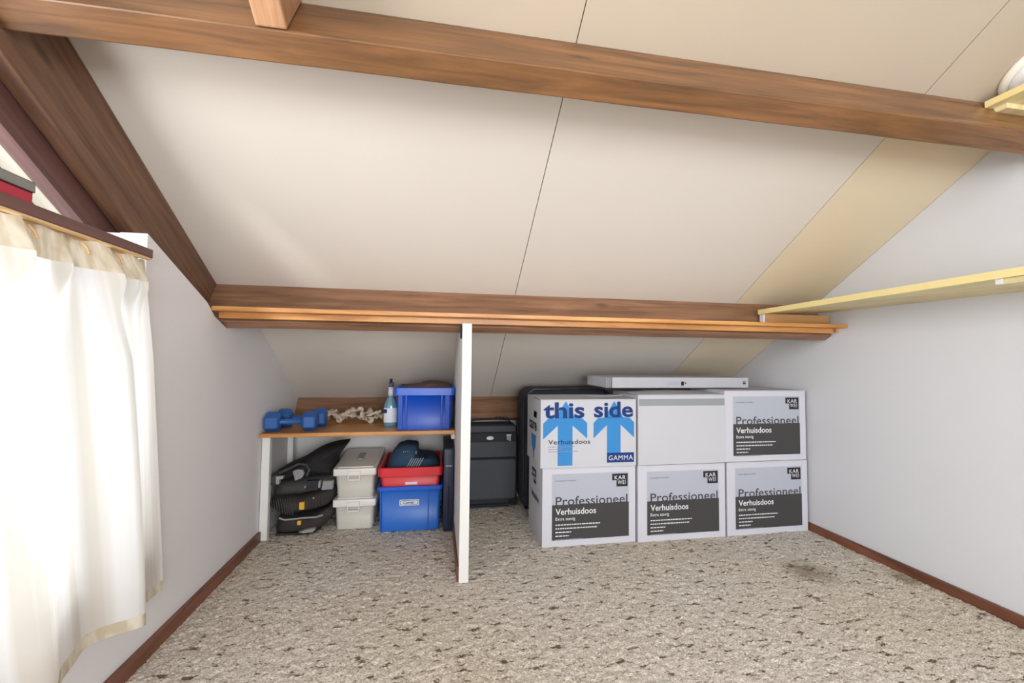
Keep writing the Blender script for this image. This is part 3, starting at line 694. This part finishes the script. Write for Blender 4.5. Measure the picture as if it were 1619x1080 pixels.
# ---------------------------------------------------------------- crates
def tub(mb, wt, wb, dt, db, h, th=.003, mi=0, zb=0):
    # hollow tapered tub, origin at bottom centre-front; y from 0 (top front)
    def ring(w, d, z, cy, r=.018, n=4):
        pts = []
        for (sx, sy, t0) in ((1, 1, 0), (-1, 1, 90), (-1, -1, 180), (1, -1, 270)):
            for k in range(n+1):
                t = math.radians(t0+90*k/n); pts.append((sx*(w/2-r)+r*math.cos(t), cy+sy*(d/2-r)+r*math.sin(t), z))
        return pts
    cy = dt/2
    rings = [ring(wb, db, zb, cy), ring(wt, dt, h, cy), ring(wt-2*th, dt-2*th, h, cy), ring(wb-2*th, db-2*th, zb+th, cy)]
    mb.loft(rings, mi, True, caps=False); n = len(rings[0])
    mb.add(rings[0], [tuple(range(n))], mi); mb.add(rings[3], [tuple(range(n))], mi)
    return ring
def crate(name, label, loc, wt, wb, dt, db, h, rimh, m, mrim, rib=True, rotz=0):
    t = thing(name, label, 'crate', loc, rotz)
    mb = MB(); ring = tub(mb, wt-.018, wb, dt-.018, db, h)
    mb.xf(lambda v: v+Vector((0, .009, 0)))
    obj('tub', mb, m, t)
    rm = MB(); rings = [[(p[0], p[1], p[2]) for p in ring(w_, d_, z_, dt/2+.009, .02)] for (w_, d_, z_) in
        ((wt-.019, dt-.019, h-rimh), (wt, dt, h-rimh), (wt, dt, h-.003), (wt-.004, dt-.004, h), (wt-.022, dt-.022, h), (wt-.024, dt-.024, h-rimh*.5))]
    rings = [[(p[0], p[1]-(.009), p[2]) for p in r] for r in rings]
    rm.loft(rings, 0, False, caps=False); obj('rim', rm, mrim, t, bevel=.001)
    if rib:
        rb = MB(); y0 = .009; sl = (dt-.018-db)/2
        def fp(x, z, o=0): return (x, y0+sl*(1-z/h)-o, z)
        for xa, xb_ in rib:
            rb = MB(); rb.hexa([fp(xa, .004, -.004), fp(xb_, .004, -.004), fp(xa, .004, .007), fp(xb_, .004, .007), fp(xa, h-rimh, -.004), fp(xb_, h-rimh, -.004), fp(xa, h-rimh, .007), fp(xb_, h-rimh, .007)])
            obj('rib', rb, m, t, bevel=.0015)
    return t
# lump: outline drawn in xz, given real thickness with softened edges
def smooth_outline(pts, n=5):
    out = []; N = len(pts)
    for i in range(N):
        p0, p1, p2, p3 = (Vector(pts[(i+k-1) % N]) for k in range(4))
        for j in range(n):
            t = j/n; out.append(.5*((2*p1)+(-p0+p2)*t+(2*p0-5*p1+4*p2-p3)*t*t+(-p0+3*p1-3*p2+p3)*t**3))
    return out
def lump(mb, pts, y0, y1, edge=.6, amp=.004, mi=0, seed=0, fr=30, smooth=True, n=5):
    o = smooth_outline(pts, n) if smooth else [Vector(p) for p in pts]
    c = sum((Vector(p) for p in o), Vector((0, 0)))/len(o); rings = []
    prof = [(0, .02), (.0, edge*.45), (.04, edge), (.14, .93), (.35, 1), (.7, .99), (.9, .9), (1, .7), (1, .02)]
    for t, k in prof:
        y = y0+(y1-y0)*t; r = []
        for p in o:
            q = c+(p-c)*k; nz_ = noise.noise(Vector((q.x*fr, y*fr, q.y*fr+seed)))*amp
            dr = (p-c); dr = dr/max(dr.length, 1e-5)
            r.append((q.x+dr.x*nz_, y+noise.noise(Vector((q.x*fr+9, q.y*fr, seed)))*amp*1.5, q.y+dr.y*nz_))
        rings.append(r)
    mb.loft(rings, mi, True); return mb

# blue crate on the shelf
c1 = crate('shelf_crate', 'deep blue plastic crate on the pine shelf beside the partition', (-.055, 2.262, .528), .312, .272, .34, .30, .220, .040, m_blue, m_bluerim, rib=((-.136, -.112), (-.100, -.090), (.082, .092), (.104, .128)))
o = MB(); lump(o, [(-.13, .0), (.13, .0), (.128, .030), (.06, .046), (0, .043), (-.05, .028), (-.12, .022)], .04, .30, amp=.006)
tag(obj('folded_cloth', o, m_brown, None, (-.055, 2.262, .728)), 'dark brown cloth heaped in the blue crate on the shelf', 'cloth')
# big blue crate
c2 = crate('floor_crate', 'bright blue plastic crate on the carpet under the red crate', (-.121, 2.29, .004), .334, .302, .40, .36, .232, .020, m_blue2, m_bluerim, rib=((-.150, -.146), (.090, .095), (.140, .146)))
st = MB(); sl = (.40-.018-.36)/2
def fp2(x, z, o=0): return (x, .009+sl*(1-z/.232)-o, z)
def rrect(x0, x1, z0, z1, r=.006):
    pts = []
    for (cx, cz_, t0) in ((x1-r, z1-r, 0), (x0+r, z1-r, 90), (x0+r, z0+r, 180), (x1-r, z0+r, 270)):
        for k in range(4):
            t = math.radians(t0+30*k); pts.append((cx+r*math.cos(t), cz_+r*math.sin(t)))
    return pts
st.add([fp2(x, z, .001) for x, z in rrect(-.055, .045, .130, .162)], [tuple(range(16))], 0)
st.add([fp2(x, z, .0015) for x, z in rrect(-.050, .040, .134, .158)], [tuple(range(16))], 1)
st.add([fp2(x, z, .002) for x, z in rrect(-.048, .038, .136, .156)], [tuple(range(16))], 0)
vs_, fs_ = text('Curver', .02); xx0 = min(v[0] for v in vs_); xx1 = max(v[0] for v in vs_); kk = .058/(xx1-xx0)
st.add([fp2(-.036+(v[0]-xx0)*kk, .1395+v[1]*kk, .0025) for v in vs_], fs_, 1)
obj('sticker', st, [m_label, m_navy], c2)
# red crate nested on top
c3 = crate('red_crate', 'red plastic crate sitting on the bright blue floor crate', (-.121, 2.288, .205), .330, .290, .39, .34, .128, .044, m_red, m_red, rib=None)
sk = MB(); sk.add([(x, .020-.0035+(.128-z)*.03, z) for x, z in ((-.028, .036), (.034, .036), (.034, .056), (-.028, .056))], [(0, 1, 2, 3)], 0)
obj('sticker', sk, m_label, c3)
hat = MB()
lump(hat, [(-.125, .045), (.13, .05), (.135, .145), (.06, .158), (.03, .178), (.022, .222), (-.06, .224), (-.09, .200), (-.12, .15)], .05, .30, amp=.006, fr=22)
t = thing('folded_fins', 'dark teal patterned cloth bundle heaped in the red crate', 'bundle', (-.121, 2.288, .205))
t.name = 'cloth_bundle'
obj('bundle_body', hat, m_teal, t)
pt = MB(); r = random.Random(4)
for k in range(7):
    x = -.045+.011*k; pt.box(x, x+.004, .062, .066, .185+.003*math.sin(k*2), .199)
for k in range(6):
    x = -.03+.012*k; pt.hexa([(x, .045, .11), (x+.004, .045, .11), (x, .052, .11), (x+.004, .052, .11), (x+.03, .045, .165), (x+.034, .045, .165), (x+.03, .052, .165), (x+.034, .052, .165)])
obj('pattern_patch', pt, m_silver, t)

# lidded boxes
def lidbox(name, label, loc, tilt=0, seed=0, slot=False):
    t = thing(name, label, 'storage box', loc); t.rotation_euler = (tilt, 0, 0); t.scale = (1, 1, 1.05)
    mb = MB(); tub(mb, .196, .180, .36, .34, .125)
    obj('tub', mb, m_clear, t)
    mb = MB(); lump(mb, [(-.082, .006), (.082, .006), (.088, .06), (.086, .108), (0, .112), (-.086, .106), (-.086, .06)], .0115, .34, edge=.985, amp=.0015, seed=seed, n=3)
    obj('contents', mb, m_cream, t)
    ld_ = MB()
    ld_.rbox(-.108, .108, -.010, .375, .115, .150, .010, axis='z')
    lo = obj('lid', ld_, m_lid, t)
    obj('lid_panel', MB().rbox(-.092, .092, .012, .355, .149, .154, .012, axis='z'), m_lid, lo)
    if slot: obj('lid_handle', MB().rbox(-.016, .016, .14, .25, .153, .160, .006, axis='z'), m_silver, lo)
    cl = MB().box(-.032, .026, -.017, -.009, .118, .140).box(-.034, -.028, -.018, -.008, .095, .14).box(.022, .028, -.018, -.008, .095, .14).box(-.034, .028, -.018, -.010, .093, .100)
    obj('clip', cl, m_lid, t, bevel=.001)
    return t
lidbox('lidded_box', 'milky white lidded storage box on the carpet, lower of two', (-.408, 2.365, .003), 0, 1)
lidbox('lidded_box', 'milky white lidded storage box with grey lid grip, upper of two', (-.408, 2.365, .166), math.radians(4.0), 2, True)

# navy flat case
bc = thing('navy_case', 'slim navy hard case standing upright between crates and partition', 'case', (.047, 2.262, .004))
W, D, H = .054, .36, .432
obj('shell', MB().rbox(0, W, 0, D, 0, H, .016, axis='x'), m_briefc, bc)
obj('seam', MB().box(W*.5-.001, W*.5+.001, -.0015, .004, .03, .40), m_ink, bc)
obj('latch', MB().box(W*.2, W*.8, -.004, .002, .335, .342), m_silver, bc)
obj('handle_slot', MB().rbox(W*.5-.004, W*.5+.004, -.003, .004, .10, .235, .003, axis='x'), m_ink, bc)

# ---------------------------------------------------------------- dumbbells
def dumbbell(label, loc, rotz):
    t = thing('dumbbell', label, 'dumbbell', loc, rotz, 'blue vinyl dumbbells')
    for s in (-1, 1):
        mb = MB(); rings = []
        for (xx, rr) in ((.050, .034), (.056, .046), (.066, .053), (.108, .053), (.116, .047), (.119, .036)):
            rings.append([(s*xx, rr*math.cos(math.pi/6+math.pi/3*k)*1.0, .046+rr*math.sin(math.pi/6+math.pi/3*k)) for k in range(6)])
        mb.loft(rings, 0, False); obj('head', mb, m_dumb, t, bevel=.004)
    mb = MB(); mb.loft([[(xx, rr*math.cos(2*math.pi*k/16), .046+rr*math.sin(2*math.pi*k/16)) for k in range(16)] for xx, rr in ((-.055, .02), (-.045, .014), (0, .0165), (.045, .014), (.055, .02))])
    obj('handle', mb, m_dumb, t)
dumbbell('blue vinyl dumbbell at the front edge of the pine shelf', (-.715, 2.325, .5275), math.radians(4))
dumbbell('blue vinyl dumbbell lying behind the other one on the shelf', (-.700, 2.455, .5275), math.radians(3))

# crumpled off-white band
ms = MB(); r = random.Random(11)
def ribbon(pts, w, seed):
    P_ = [Vector(p) for p in pts]; N = len(P_); S = []
    for i in range(N-1):
        for j in range(6):
            t = j/6; p0, p1, p2, p3 = P_[max(i-1, 0)], P_[i], P_[i+1], P_[min(i+2, N-1)]
            S.append(.5*((2*p1)+(-p0+p2)*t+(2*p0-5*p1+4*p2-p3)*t*t+(-p0+3*p1-3*p2+p3)*t**3))
    rings = []
    for i, p in enumerate(S):
        tw = math.sin(i*.35+seed)*1.0; hw = w*.85*(.8+.3*math.sin(i*.5+seed))
        d = (S[min(i+1, len(S)-1)]-S[max(i-1, 0)]).normalized(); a = d.cross(Vector((0, 1, 0))).normalized()
        b = Vector((0, math.cos(tw), 0))+a*math.sin(tw)*.6; c = a*math.cos(tw)-Vector((0, math.sin(tw), 0))
        rings.append([p+b*hw*u+c*(.0035 if u in (-1, 1) else .0055)*sg for (u, sg) in ((-1, 1), (0, 1), (1, 1), (1, -1), (0, -1), (-1, -1))])
    ms.loft(rings, 0, True)
Z0 = .535; k = (1/1619*115)
def rp(u, v, y=2.56): y += .06 if y < 2.55 else 0; return (-.662+u/1619*.395, y, .5355+(460-v)/330*.072)
ribbon([rp(80, 240), rp(110, 380), rp(200, 370), rp(290, 280), rp(330, 190), rp(500, 195)], .045, 0)
ribbon([rp(280, 200), rp(350, 240), rp(430, 340), rp(520, 450), rp(560, 440), rp(600, 330), rp(680, 220), rp(780, 160)], .026, 1)
ribbon([rp(230, 260), rp(400, 270), rp(480, 290), rp(560, 330), rp(620, 320), rp(720, 290), rp(830, 270), rp(930, 350), rp(1020, 400)], .05, 2)
ribbon([rp(600, 300), rp(700, 210), rp(790, 150), rp(900, 170), rp(1010, 150), rp(1020, 230), rp(1060, 330), rp(1130, 430), rp(1210, 430), rp(1280, 330)], .04, 3)
ribbon([rp(980, 210, 2.52), rp(1030, 300, 2.52), rp(1090, 380, 2.52), rp(1180, 450, 2.52), rp(1260, 370, 2.52), rp(1330, 340, 2.52), rp(1420, 360, 2.52), rp(1500, 410, 2.52)], .045, 4)
ribbon([rp(1120, 260), rp(1170, 190), rp(1260, 230), rp(1350, 260), rp(1430, 300), rp(1500, 330)], .04, 5)
ribbon([rp(1150, 290, 2.48), rp(1250, 250, 2.48), rp(1380, 220, 2.48), rp(1480, 180, 2.48)], .02, 6)
tag(obj('crumpled_strap', ms, m_cord), 'crumpled off-white fabric strap lying in folds on the pine shelf', 'strap')

# spray bottle
sp = thing('spray_bottle', 'blue-green spray bottle with white label beside the crate on the shelf', 'bottle', (-.243, 2.43, .5275))
obj('flask', MB().lathe([(.001, .0), (.034, .0), (.036, .006), (.036, .100), (.034, .118), (.024, .142), (.014, .160), (.012, .168), (.001, .168)], (0, 0, 0), 28, 0, 1, .7), m_bottle, sp)
obj('wrap_label', MB().loft([[(.0366*math.cos(math.radians(a)), .0366*.7*math.sin(math.radians(a)), z) for a in range(190, 351, 10)] for z in (.022, .100)], 0, True, False, False), m_label, sp)
obj('label_badge', MB().loft([[(.0372*math.cos(math.radians(a)), .0372*.7*math.sin(math.radians(a)), z) for a in range(195, 251, 8)] for z in (.072, .094)], 0, True, False, False), m_navy, sp)
hd = obj('spray_collar', MB().lathe([(.001, .166), (.015, .166), (.015, .186), (.013, .215), (.001, .215)], (0, 0, 0), 20), m_label, sp)
obj('trigger_head', MB().rbox(-.010, .012, -.03, .022, .215, .240, .006, axis='x').rbox(-.006, .006, -.040, -.026, .222, .236, .004), m_grip, sp)
obj('nozzle', MB().lathe([(.001, .238), (.008, .238), (.007, .258), (.001, .260)], (0, -.01, 0), 14), m_ink, sp)

# ---------------------------------------------------------------- heap of dark bags in the nook
def pz(px_, py_, W_=1560, x0=410, y0=700, s=12.0):   # outline points traced on a 12x enlargement, on a plane 2.33 m into the nook
    X = x0+px_/s; Y_ = y0+py_/s
    return (-.799+(X-427)*.00300, -.009+(853-Y_)*.00306)
def q2(px_, py_): return pz(px_, py_, s=12.454, y0=775)
t = thing('folded_bag', 'charcoal folded bag with shiny trim on the carpet, bottom of the dark heap', 'bag', (0, 0, .006)); B1 = t
mb = MB(); lump(mb, [q2(250, 960), q2(250, 640), q2(380, 600), q2(900, 600), q2(1250, 480), q2(1380, 440), q2(1400, 620), q2(1300, 760), q2(1100, 940), q2(700, 975)], 2.335, 2.62, amp=.003)
obj('bag_body', mb, m_char2, t)
obj('piping', MB().tube([(*[q2(a, b)[0]], 2.333, q2(a, b)[1]) for a, b in ((370, 580), (480, 625), (800, 605), (1100, 595), (1230, 560))], .005, n=6), m_silver, t)
obj('base_trim', MB().tube([(*[q2(a, b)[0]], 2.342, q2(a, b)[1]) for a, b in ((300, 925), (500, 925), (800, 930), (1060, 900), (1180, 840))], .006, n=8), m_sheen, t)
mb = MB(); mb.loft([[(q2(a, b)[0], yy, q2(a, b)[1]) for a, b in ((760, 870), (900, 830), (1050, 810), (1100, 830), (1040, 885), (860, 895))] for yy in (2.322, 2.345)], 0, False)
obj('reflective_patch', mb, m_silver, t)
mb = MB(); a = q2(735, 725); b_ = q2(800, 645); mb.box(a[0], b_[0], 2.322, 2.336, a[1], b_[1]); obj('tag', mb, m_yellow, t)
t = thing('folded_bag', 'dark ribbed folded bag with bright yellow tag, second from the bottom', 'bag', (0, 0, .006)); B2 = t
mb = MB(); lump(mb, [q2(90, 350), q2(140, 270), q2(200, 180), q2(720, 190), q2(1000, 130), q2(1370, 90), q2(1370, 330), q2(1200, 440), q2(800, 520), q2(560, 570), q2(380, 545), q2(170, 440)], 2.325, 2.62, amp=.003, seed=3)
obj('bag_body', mb, m_char2, t)
for k in range(9):
    x = 210+45*k; obj('padded_rib', MB().tube([(q2(x, 190)[0], 2.331, q2(x, 200)[1]), (q2(x+20, 300)[0], 2.323, q2(x+20, 300)[1]), (q2(x+30+4*k, 430)[0], 2.331, q2(x, 440+12*k)[1])], .0028, n=5), m_char, t)
for k in range(5):
    x = 960+60*k; obj('padded_rib', MB().tube([(q2(x, 190)[0], 2.331, q2(x, 180-8*k)[1]), (q2(x+8, 300)[0], 2.323, q2(x, 290)[1]), (q2(x+14, 430)[0], 2.331, q2(x, 430-20*k)[1])], .0028, n=5), m_char, t)
mb = MB(); a = q2(775, 405); b_ = q2(868, 262); mb.box(a[0], b_[0], 2.312, 2.327, a[1], b_[1]); obj('tag', mb, m_yellow, t)
mb = MB(); p = q2(1040, 190); mb.lathe([(.001, -.004), (.004, -.004), (.004, .004), (.001, .004)], (p[0], 2.320, p[1]), 10); obj('snap_button', mb, m_silver, t)
t = thing('folded_bag', 'charcoal grey folded bag with light mesh square, third from the bottom', 'bag', (0, 0, .008)); B3 = t
mb = MB(); lump(mb, [pz(170, 1060), pz(190, 860), pz(450, 790), pz(820, 740), pz(1130, 720), pz(1340, 740), pz(1360, 850), pz(1310, 960), pz(1000, 1000), pz(700, 1060), pz(450, 1070)], 2.33, 2.62, amp=.0025, seed=6)
obj('bag_body', mb, m_char, t)
mb = MB(); mb.loft([[(pz(a, b)[0], yy, pz(a, b)[1]) for a, b in ((1150, 940), (1180, 770), (1370, 770), (1360, 930))] for yy in (2.318, 2.345)], 0, False); obj('mesh_patch', mb, m_mesh, t)
mb = MB(); mb.loft([[(pz(a, b)[0], yy, pz(a, b)[1]) for a, b in ((1085, 890), (1095, 760), (1130, 760), (1125, 890))] for yy in (2.318, 2.345)], 0, False); obj('pull_tab', mb, m_silver, t)
mb = MB(); mb.loft([[(pz(a, b)[0], yy, pz(a, b)[1]) for a, b in ((850, 960), (860, 760), (1080, 750), (1080, 940))] for yy in (2.321, 2.345)], 0, False); obj('dark_panel', mb, m_suitd, t)
mb = MB(); p = pz(840, 865); mb.lathe([(.001, -.004), (.0045, -.004), (.0045, .004), (.001, .004)], (p[0], 2.319, p[1]), 10); obj('snap_button', mb, m_silver, t)
t = thing('buckled_bag', 'black fabric bag with grey buckle and patch, rising to a point atop the dark heap', 'bag', (0, 0, .008)); B4 = t
mb = MB(); lump(mb, [pz(150, 830), pz(150, 680), pz(250, 580), pz(550, 450), pz(850, 270), pz(1150, 140), pz(1500, 80), pz(1530, 130), pz(1340, 400), pz(1325, 600), pz(1310, 700), pz(850, 715), pz(600, 750), pz(350, 800)], 2.34, 2.60, amp=.003, seed=9, n=4)
obj('bag_body', mb, m_black, t)
mb = MB(); lump(mb, [pz(150, 820), pz(150, 690), pz(220, 630), pz(275, 650), pz(290, 800)], 2.325, 2.40, amp=.001); obj('toe_panel', mb, m_char, t)
mb = MB(); mb.loft([[(pz(a, b)[0], yy, pz(a, b)[1]) for a, b in ((590, 560), (680, 525), (780, 540), (805, 620), (760, 700), (640, 740))] for yy in (2.324, 2.36)], 0, False); obj('mesh_patch', mb, m_mesh, t, bevel=.002)
mb = MB(); mb.loft([[(pz(a, b)[0], yy, pz(a, b)[1]) for a, b in ((280, 650), (420, 640), (410, 700), (350, 710), (345, 800), (285, 800))] for yy in (2.322, 2.345)], 0, False); obj('buckle', mb, m_silver, t, bevel=.001)
obj('strap', MB().tube([(pz(a, b)[0], 2.330, pz(a, b)[1]) for a, b in ((330, 590), (480, 520), (700, 420), (850, 440), (890, 540), (850, 660))], .007, n=6), m_char, t)
